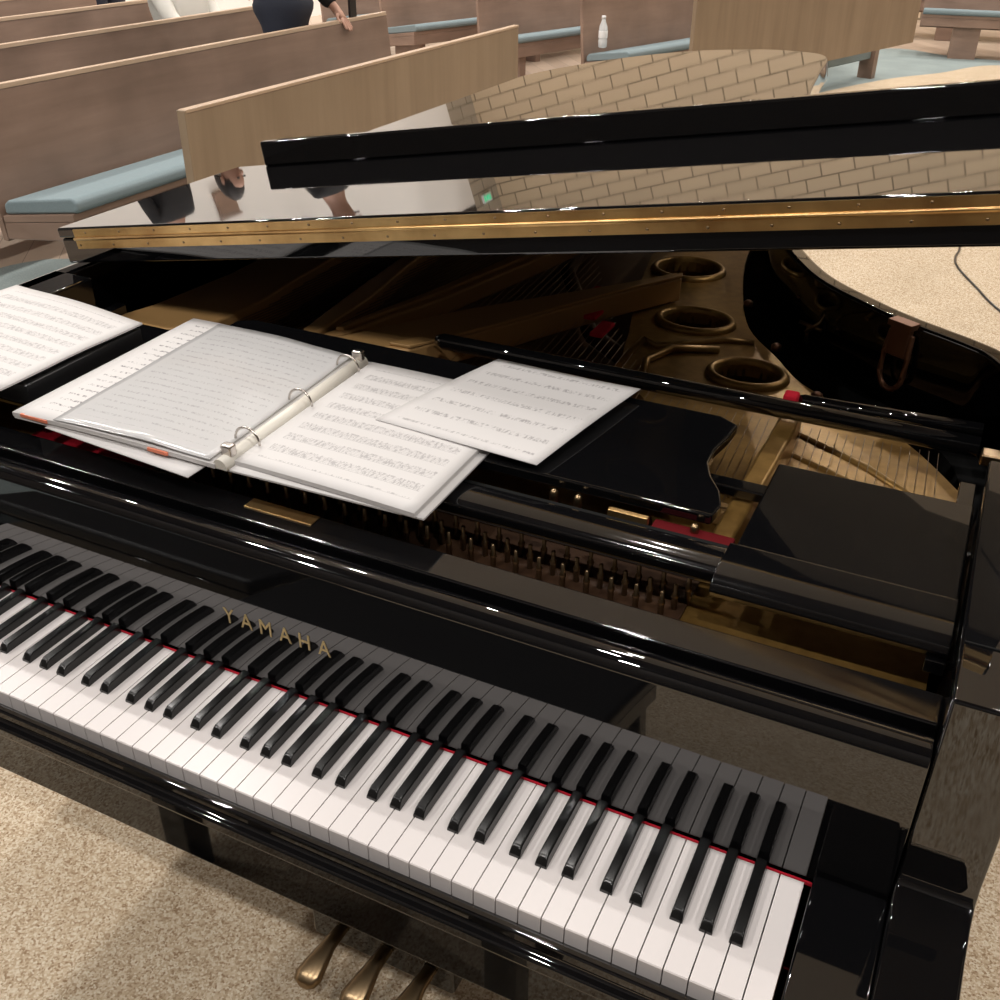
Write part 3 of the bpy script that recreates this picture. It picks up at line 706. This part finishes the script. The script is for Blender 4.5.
# ================================================================== PEWS
def fr(p0, u):
    u = Vector(u).normalized(); n = Vector((u.y, -u.x))
    return lambda a, d, z: (p0[0]+u.x*a+n.x*d, p0[1]+u.y*a+n.y*d, z)
def fbox(mb, F, a0, a1, poly, mi=0):
    mb.loft([[F(a0, d, z) for d, z in poly], [F(a1, d, z) for d, z in poly]], mi)
def pew(p0, u, ln, label, group, top=0.85, back_lap=0.0, slant=0.06, seat=True, zs=0.44, a_sup=None):
    F = fr(p0, u)
    e = F(ln/2, -0.25, 0)
    R = thing('pew', (e[0], e[1], -0.012), label, 'pew', group)
    b = MB()
    d0 = -0.40; d1 = -0.40-slant
    fbox(b, F, -back_lap, ln, [(d0, zs-0.16), (d1, top-0.02), (d1-0.028, top-0.02), (d0-0.028, zs-0.16)])
    b.build('back', M['pew'], R, 0.003)
    b = MB(); fbox(b, F, -back_lap, ln, [(d1+0.003, top-0.02), (d1-0.0005, top), (d1-0.0285, top), (d1-0.031, top-0.02)]); b.build('top_rail', M['pewedge'], R, 0.003)
    b = MB(); fbox(b, F, 0, ln, [(-0.40, zs-0.085), (-0.01, zs-0.03), (-0.01, zs), (-0.40, zs-0.055)])
    fbox(b, F, 0.0, ln, [(-0.035, zs-0.11), (-0.012, zs-0.11), (-0.012, zs-0.03), (-0.035, zs-0.03)])
    fbox(b, F, 0.0, 0.03, [(-0.40, zs-0.15), (-0.035, zs-0.11), (-0.035, zs-0.034), (-0.40, zs-0.085)])
    b.build('seat', M['pew'], R, 0.004)
    b = MB(); fbox(b, F, 0.01, ln-0.01, [(-0.395, zs-0.054), (-0.005, zs), (0.012, zs+0.012), (0.010, zs+0.042), (-0.015, zs+0.058), (-0.37, zs+0.005), (-0.395, zs-0.012)])
    b.build('cushion', M['teal'], R, 0.012, 3)
    sup = a_sup or [0.10 if zs < 0.42 else 0.6, ln*0.5, ln-0.17]
    sw = 0.26 if a_sup else 0.07
    for a in sup:
        b = MB(); fbox(b, F, a, a+sw, [(-0.38, -0.012), (-0.05, -0.012), (-0.05, zs-0.04), (-0.38, zs-0.085)]); b.build('support', M['pew'], R, 0.003)
    return R
U1 = (0, 1)
pew((-1.93, 2.10), U1, 3.08, 'wooden pew with a teal cushion nearest the piano, behind the plain oak screen', 'pews beside the piano')
pew((-2.80, 1.55), U1, 3.75, 'wooden pew second from the piano, a person in navy jeans standing at it', 'pews beside the piano')
pew((-3.66, 1.45), U1, 3.9, 'third wooden pew back from the piano, white-shirted person on it', 'pews beside the piano')
pew((-4.52, 1.40), U1, 4.0, 'fourth wooden pew back from the piano', 'pews beside the piano')
U2 = (0.30, 0.954)
pew((-1.49, 7.08), U2, 3.3, 'far wooden pew with a water bottle standing on its cushion', 'pews in the far block', top=0.95, zs=0.40)
pew((-2.57, 7.46), U2, 3.3, 'far wooden pew whose cushion starts just past the oak screen end', 'pews in the far block', top=0.95, zs=0.40)
pew((-3.66, 7.70), U2, 3.3, 'far wooden pew with wavy cushion seen above the oak screen', 'pews in the far block', top=0.95, zs=0.40)
pew((-4.50, 8.00), U2, 3.3, 'far wooden pew just past the end of the nearest pew back', 'pews in the far block', top=0.95, zs=0.40)
U3 = (0.99, 0.09)
pew((0.10, 11.45), U3, 3.2, 'far wooden pew at the upper corner, past the hanging panel, on the plank floor', 'pews by the back wall', a_sup=[0.33, 1.6, 2.9], zs=0.40)
pew((-0.25, 12.9), U3, 3.6, 'rearmost wooden pew behind the one at the upper corner', 'pews by the back wall', a_sup=[0.4, 1.7, 3.2], zs=0.40)

# screens in front of the pew blocks
SC = thing('pew_screen', (-1.42, 3.57, -0.012), 'plain oak screen standing in front of the nearest pew', 'screen', 'pew screens')
b = MB(); b.box(-1.435, -1.405, 2.21, 4.98, 0.05, 0.837); b.build('panel', M['screenwood'], SC, 0.003)
b = MB(); b.box(-1.437, -1.403, 2.208, 4.982, 0.837, 0.85); b.build('top_rail', M['pewedge'], SC, 0.003)
b = MB(); b.box(-1.438, -1.402, 2.200, 2.21, 0.05, 0.848); b.build('end_trim', M['screenwood'], SC, 0.002)
for y in (2.4, 3.5, 4.6):
    b = MB(); b.box(-1.50, -1.33, y, y+0.05, -0.012, 0.06); b.build('foot', M['screenwood'], SC, 0.003)
F2 = fr((-0.78, 6.24), U2)
c = F2(1.7, 0, 0)
SC = thing('pew_screen', (c[0], c[1], -0.012), 'vertical-grained oak screen standing before the far pews, its foot on the carpet edge', 'screen', 'pew screens')
b = MB(); fbox(b, F2, 0, 3.38, [(0, 0.365), (0.03, 0.365), (0.03, 1.13), (0, 1.13)]); b.build('panel', M['screenwood'], SC, 0.003)
b = MB(); fbox(b, F2, 0, 3.38, [(-0.002, 1.13), (0.032, 1.13), (0.032, 1.15), (-0.002, 1.15)]); b.build('top_rail', M['pewedge'], SC, 0.003)
for a in (0.3, 1.3):
    b = MB(); fbox(b, F2, a, a+0.05, [(-0.12, -0.012), (0.0, -0.012), (0.0, 0.5), (-0.12, 0.5)]); b.build('leg', M['screenwood'], SC, 0.003)
KN = thing('kneeler', (-0.3, 9.6, -0.012), 'low grey padded kneeler seen under the far oak screen', 'kneeler')
Fk = fr((-0.50, 8.62), U2)
b = MB(); fbox(b, Fk, 0, 1.35, [(-0.12, 0.16), (0.0, 0.16), (0.0, 0.26), (-0.12, 0.26)]); b.build('pad', M['teal'], KN, 0.012)
b = MB(); fbox(b, Fk, 1.28, 1.36, [(-0.10, -0.012), (0.04, -0.012), (0.04, 0.30), (-0.10, 0.30)]); b.build('leg', M['pew'], KN, 0.004)
b = MB(); fbox(b, Fk, 0.05, 0.12, [(-0.10, -0.012), (0.0, -0.012), (0.0, 0.17), (-0.10, 0.17)]); b.build('leg', M['pew'], KN, 0.004)

# water bottle on the far pew cushion
WB = thing('water_bottle', (-1.755, 7.26, 0.448), 'clear plastic water bottle standing on a far pew cushion', 'bottle')
b = MB(); b.lathe((-1.755, 7.26, 0.448), [(0.025, 0), (0.033, 0.006), (0.034, 0.05), (0.031, 0.06), (0.034, 0.07), (0.034, 0.12), (0.030, 0.15), (0.016, 0.185), (0.014, 0.20)], 16); b.build('body', M['bottle'], WB)
b = MB(); b.lathe((-1.755, 7.26, 0.648), [(0.016, 0), (0.016, 0.02), (0.014, 0.022)], 14); b.build('cap', M['bottlecap'], WB)
b = MB(); b.lathe((-1.755, 7.26, 0.518), [(0.0345, 0), (0.0348, 0.002), (0.0348, 0.048), (0.0345, 0.05)], 16); b.build('wrapper', M['bottlecap'], WB)

# black cable across the tan carpet
b = MB()
cp = smooth_poly([(0.95, 6.3), (1.08, 5.1), (1.12, 4.77), (1.115, 4.60), (1.14, 4.44), (1.24, 4.18), (1.36, 3.90), (1.7, 3.3), (2.2, 2.6)], 8)
b.tube([(x, y, 0.005) for x, y in cp], 0.005, 6)
tag(b.build('floor_cable', M['blackplastic'], org=(1.1, 4.6, 0)), 'thin black cable running across the tan carpet beyond the piano rim', 'cable')

# exit sign and wooden board on the left wall (seen mirrored in the lid)
EX = thing('exit_sign', (-7.33, 14.54, 2.89), 'small lit green exit sign high on the block wall', 'exit sign')
b = MB(); b.box(-7.35, -7.31, 14.40, 14.68, 2.82, 2.96); b.build('housing', M['bottlecap'], EX, 0.006)
def sign_text():
    cu = bpy.data.curves.new('exit_text', 'FONT'); cu.body = 'EXIT'; cu.size = 0.2; cu.extrude = 0.004
    t = bpy.data.objects.new('exit_text', cu); COL.objects.link(t); bpy.context.view_layer.update()
    me = bpy.data.meshes.new_from_object(t.evaluated_get(bpy.context.evaluated_depsgraph_get())); bpy.data.objects.remove(t)
    xs = [v.co.x for v in me.vertices]; w = max(xs)-min(xs); k = 0.24/w
    for v in me.vertices: v.co = Vector((-7.305 + v.co.z, 14.42 + (v.co.x-min(xs))*k, 2.845 + v.co.y*0.62))
    me.materials.clear(); me.materials.append(M['exit'])
    o = bpy.data.objects.new('lettering', me); COL.objects.link(o); attach(o, EX)
sign_text()

BD = thing('wall_plaque', (-7.32, 8.6, 1.4), 'small brown wooden plaque hung on the white side wall', 'plaque')
b = MB(); b.box(-7.35, -7.31, 8.48, 8.80, 1.40, 1.70); b.build('board', M['pew'], BD, 0.006)
b = MB(); b.box(-7.35, -7.3, 8.46, 8.82, 1.68, 1.71); b.build('ledge', M['pew'], BD, 0.004)
# ================================================================== PEOPLE
def skin_obj(name, pts, edges, radii, mat, parent, lev=2, root=0):
    me = bpy.data.meshes.new(name); me.from_pydata(pts, edges, []); me.materials.append(mat)
    o = bpy.data.objects.new(name, me); COL.objects.link(o)
    me.skin_vertices.new() if hasattr(me.skin_vertices, 'new') and not len(me.skin_vertices) else None
    md = o.modifiers.new('skin', 'SKIN'); md.use_smooth_shade = True
    if not len(me.skin_vertices):
        bm = bmesh.new(); bm.from_mesh(me); bm.verts.layers.skin.verify(); bm.to_mesh(me); bm.free()
    for i, r in enumerate(radii):
        sv = me.skin_vertices[0].data[i]
        sv.radius = r if isinstance(r, tuple) else (r, r); sv.use_root = (i == root); sv.use_loose = False
    sd = o.modifiers.new('sub', 'SUBSURF'); sd.levels = lev; sd.render_levels = lev
    attach(o, parent); return o

def person(loc, yaw, pose, label, shirt, trousers, handL=None, handR=None, jacket=None, wide=1.0):
    P = thing('person', loc, label, 'person')
    ca, sa = math.cos(yaw), math.sin(yaw)
    X, Y, Zb = loc
    def w(p): return (X + p[0]*ca - p[1]*sa, Y + p[0]*sa + p[1]*ca, Zb + p[2])   # local: +y is facing, x is their right
    def iw(q): dx, dy = q[0]-X, q[1]-Y; return (dx*ca+dy*sa, -dx*sa+dy*ca, q[2]-Zb)
    hz = 0.93 if pose == 'stand' else 0.50
    pel = (0, 0, hz)
    sh = hz + 0.50
    V = []; E = []; R = []
    def v(p, r): V.append(w(p)); R.append(r); return len(V)-1
    def e(*ix):
        for a, b_ in zip(ix, ix[1:]): E.append((a, b_))
    i0 = v(pel, (0.15, 0.11)); i1 = v((0, 0.01, hz+0.18), (0.125, 0.095)); i2 = v((0, 0, hz+0.36), (0.155, 0.105)); i3 = v((0, -0.01, hz+0.50), (0.09, 0.07))
    i4 = v((0, 0.0, hz+0.575), 0.052); i5 = v((0, 0.02, hz+0.65), (0.068, 0.075)); i6 = v((0, 0.015, hz+0.73), (0.078, 0.092)); i7 = v((0, 0.0, hz+0.79), (0.06, 0.07))
    e(i0, i1, i2, i3, i4, i5, i6, i7)
    arms = []
    for s, hand in ((-1, handL), (1, handR)):
        hp = iw(hand) if hand else (s*0.23, 0.10, hz+0.02) if pose == 'stand' else (s*0.12, 0.34, hz+0.14)
        a = v((s*0.19, -0.01, sh-0.06), 0.052)
        el = ((s*0.19+hp[0])/2 + s*0.05, (hp[1]-0.01)/2 - 0.06, (sh-0.06+hp[2])/2 - 0.03)
        b1 = v(el, 0.040); c1 = v((hp[0]*0.92+el[0]*0.08, hp[1]*0.92+el[1]*0.08, hp[2]*0.92+el[2]*0.08), 0.027)
        e(i2, a, b1, c1)
        d = Vector(hp)-Vector(el); d.normalize()
        side = d.cross(Vector((0, 0, 1))); side = side.normalized() if side.length > 1e-3 else Vector((1, 0, 0))
        pm = v(tuple(Vector(hp)+d*0.03), (0.030, 0.017)); e(c1, pm)
        for k in range(4):
            o1 = v(tuple(Vector(hp)+d*0.075+side*(k-1.5)*0.019), 0.0085); o2 = v(tuple(Vector(hp)+d*(0.115+0.012*(1.5-abs(k-1.5)))+side*(k-1.5)*0.021+Vector((0, 0, -0.014))), 0.007); e(pm, o1, o2)
        o1 = v(tuple(Vector(hp)+d*0.035+side*-s*0.045), 0.0095); o2 = v(tuple(Vector(hp)+d*0.070+side*-s*0.055+Vector((0, 0, -0.01))), 0.008); e(pm, o1, o2)
        arms.append((w((s*0.19, -0.01, sh-0.06)), w(el), V[c1]))
    legs = []
    for s in (-1, 1):
        if pose == 'stand': ps = [(s*0.09, 0, hz-0.06), (s*0.10, 0.02, 0.50), (s*0.10, -0.01, 0.09), (s*0.11, 0.14, 0.03)]
        else: ps = [(s*0.09, 0.04, hz-0.01), (s*0.12, 0.42, hz+0.0), (s*0.12, 0.42, 0.09), (s*0.12, 0.56, 0.03)]
        ix = [v(p, r) for p, r in zip(ps, (0.09, 0.058, 0.040, 0.034))]; e(i0, *ix); legs.append([w(p) for p in ps])
    B = skin_obj('body', V, E, R, M['skin'], P)
    # clothing
    T = [w(pel), w((0, 0.01, hz+0.18)), w((0, 0, hz+0.36)), w((0, -0.01, hz+0.49))]; TE = [(0, 1), (1, 2), (2, 3)]
    TR = [(0.172, 0.165), (0.160, 0.155), (0.178, 0.160), (0.105, 0.10)]
    T[0] = w((0, 0, hz-0.06))
    if jacket:
        skin_obj('jacket', [w((0, 0.0, hz+0.03)), w((0, 0.01, hz+0.20)), w((0, 0, hz+0.36)), w((0, -0.01, hz+0.495))] + sum([[a, el, tuple(Vector(el).lerp(Vector(wr), 0.98))] for a, el, wr in arms], []),
                 [(0, 1), (1, 2), (2, 3), (2, 4), (4, 5), (5, 6), (2, 7), (7, 8), (8, 9)], [(0.185, 0.180), (0.175, 0.170), (0.195, 0.175), (0.115, 0.11), 0.078, 0.062, 0.048, 0.078, 0.062, 0.048], jacket, P)
    for a, el, wr in arms:
        k = len(T); T += [a, el, tuple(Vector(el).lerp(Vector(wr), 0.75))]; TE += [(2, k), (k, k+1), (k+1, k+2)]; TR += [0.070, 0.055, 0.043]
    skin_obj('shirt', T, TE, TR, shirt, P)
    T = [w((0, 0, hz+0.11)), w((0, 0, hz-0.02))]; TE = [(0, 1)]; TR = [(0.165*wide, 0.155*wide), (0.172*wide, 0.160*wide)]
    for lg in legs:
        k = len(T); T += lg[:3]; TE += [(1, k), (k, k+1), (k+1, k+2)]; TR += [0.108, 0.076, 0.062]
    skin_obj('trousers', T, TE, TR, trousers, P)
    # head details
    hb = MB()
    rings = []
    for j in range(1, 8):
        ph = PI*j/12; rr = math.sin(ph)
        rings.append([w((0.088*rr*math.cos(t), -0.012 + (0.105*rr*math.sin(t)) * (1.0 if math.sin(t) < 0 else 0.82), hz+0.735+0.125*math.cos(ph) - (0.0 if math.sin(t) > -0.1 else 0.05*(j/7)))) for t in [2*PI*k/16 for k in range(16)]])
    hb.loft(rings, smooth=True); hb.build('hair', M['hair'], P)
    for s in (-1, 1):
        q = w((s*0.032, 0.098, hz+0.715)); m_ = MB(); m_.ellipsoid(q, (0.011, 0.011, 0.008), 10, 6); m_.build('eye', M['eye'], P)
    q = w((0, 0.112, hz+0.685)); m_ = MB(); m_.ellipsoid(q, (0.014, 0.014, 0.022), 8, 6); m_.build('nose', M['skin'], P)
    for s in (-1, 1):
        q = w((s*0.083, 0.0, hz+0.70)); m_ = MB(); m_.ellipsoid(q, (0.012, 0.016, 0.030), 8, 6); m_.build('ear', M['skin'], P)
    q = w((0, 0.100, hz+0.645)); m_ = MB(); m_.ellipsoid(q, (0.024, 0.008, 0.006), 8, 6); m_.build('mouth', M['darkred'], P)
    return P
person((-2.61, 4.45, -0.012), -PI/2 + 0.3, 'stand', 'person in navy jeans and black jacket standing behind the nearest pew, hand on its back', M['yellowcloth'], M['navy'], handL=(-2.44, 4.72, 0.895), handR=(-2.80, 4.46, 1.0), jacket=M['blackcloth'], wide=1.22)
person((-3.86, 5.02, -0.012), -PI/2, 'sit', 'person in a loose white shirt sitting on the third pew back', M['whitecloth'], M['navy'])
person((-5.45, 5.95, -0.012), -PI/2, 'stand', 'person in a black top standing behind the fourth pew, mirrored in the lid', M['blackcloth'], M['navy'])
# phone in the standing person's hand area
b = MB(); b.box(-2.415, -2.40, 4.80, 4.87, 0.85, 1.0)
tag(b.build('black_phone', M['blackplastic'], bevel=0.004, org=(-2.408, 4.835, 0.85)), 'black phone propped upright on the nearest pew back beside a hand', 'phone')

# ================================================================== LIGHT
w_ = bpy.data.worlds.new('room_light'); S.world = w_; w_.use_nodes = True
bg = w_.node_tree.nodes['Background']; bg.inputs[0].default_value = (1.0, 0.93, 0.85, 1); bg.inputs[1].default_value = 0.3
def downlight(x, y, z, e, r=0.08):
    T = thing('ceiling_downlight', (x, y, z), 'round recessed downlight in the hall ceiling', 'light', 'hall downlights')
    b = MB(); b.lathe((x, y, z+0.004), [(r+0.03, 0), (r+0.03, 0.02), (r, 0.03)], 20); b.build('housing', M['bottlecap'], T)
    ld = bpy.data.lights.new('bulb', 'AREA'); ld.shape = 'DISK'; ld.size = 2*r; ld.energy = e; ld.color = (1.0, 0.955, 0.91)
    lo_ = bpy.data.objects.new('bulb', ld); COL.objects.link(lo_); attach(lo_, T); lo_.location = (0, 0, -0.01)
for x in (-6, -3.2, -0.4, 2.4, 5.2):
    for y in (-3.2, 0.2, 3.4, 5.4, 9.3, 12.4):
        downlight(x + 0.3*math.sin(y), y, 6.5, 88 if y < 0 else 26 if (x > -1 and 1 < y < 6) else 38 if (x in (-0.4, 2.4) and y < 5) else 90)

# added unseen spots that brighten the white side wall mirrored in the lid
for y in (5.4, 6.9, 8.4, 9.9, 11.4, 12.6):
    T = thing('added_wall_spot', (-5.6, y, 6.5), 'added unseen spotlight that brightens the white side wall', 'light', 'added wall spots')
    b = MB(); b.lathe((-5.6, y, 6.42), [(0.03, 0.08), (0.06, 0.06), (0.06, 0.0)], 14); b.build('housing', M['blackplastic'], T)
    ld = bpy.data.lights.new('bulb', 'SPOT'); ld.energy = 420; ld.spot_size = math.radians(38); ld.spot_blend = 0.6; ld.shadow_soft_size = 0.06; ld.color = (1.0, 0.95, 0.9)
    lo_ = bpy.data.objects.new('bulb', ld); COL.objects.link(lo_); attach(lo_, T); lo_.location = (0, 0, -0.12)
    lo_.rotation_euler = Vector((-2.0, 0, -4.9)).to_track_quat('-Z', 'Y').to_euler()
# ================================================================== CAMERA
cam = bpy.data.cameras.new('camera'); co = bpy.data.objects.new('camera', cam); COL.objects.link(co)
cam.sensor_width = 36.0; cam.lens = 36.0*1.0241; cam.clip_start = 0.05; cam.clip_end = 100
R = Matrix.Rotation(0.4473, 4, 'Z') @ Matrix.Rotation(1.0241, 4, 'X') @ Matrix.Rotation(0.0086, 4, 'Z')
co.matrix_world = Matrix.Translation((1.2365, -0.7147, 1.5575)) @ R
S.camera = co
vs = S.view_settings
vs.view_transform = 'Standard'; vs.look = 'None'; vs.exposure = 0.0; vs.gamma = 1.0; vs.use_curve_mapping = False
S.cycles.use_denoising = True
S.cycles.max_bounces = 8; S.cycles.diffuse_bounces = 3; S.cycles.glossy_bounces = 5
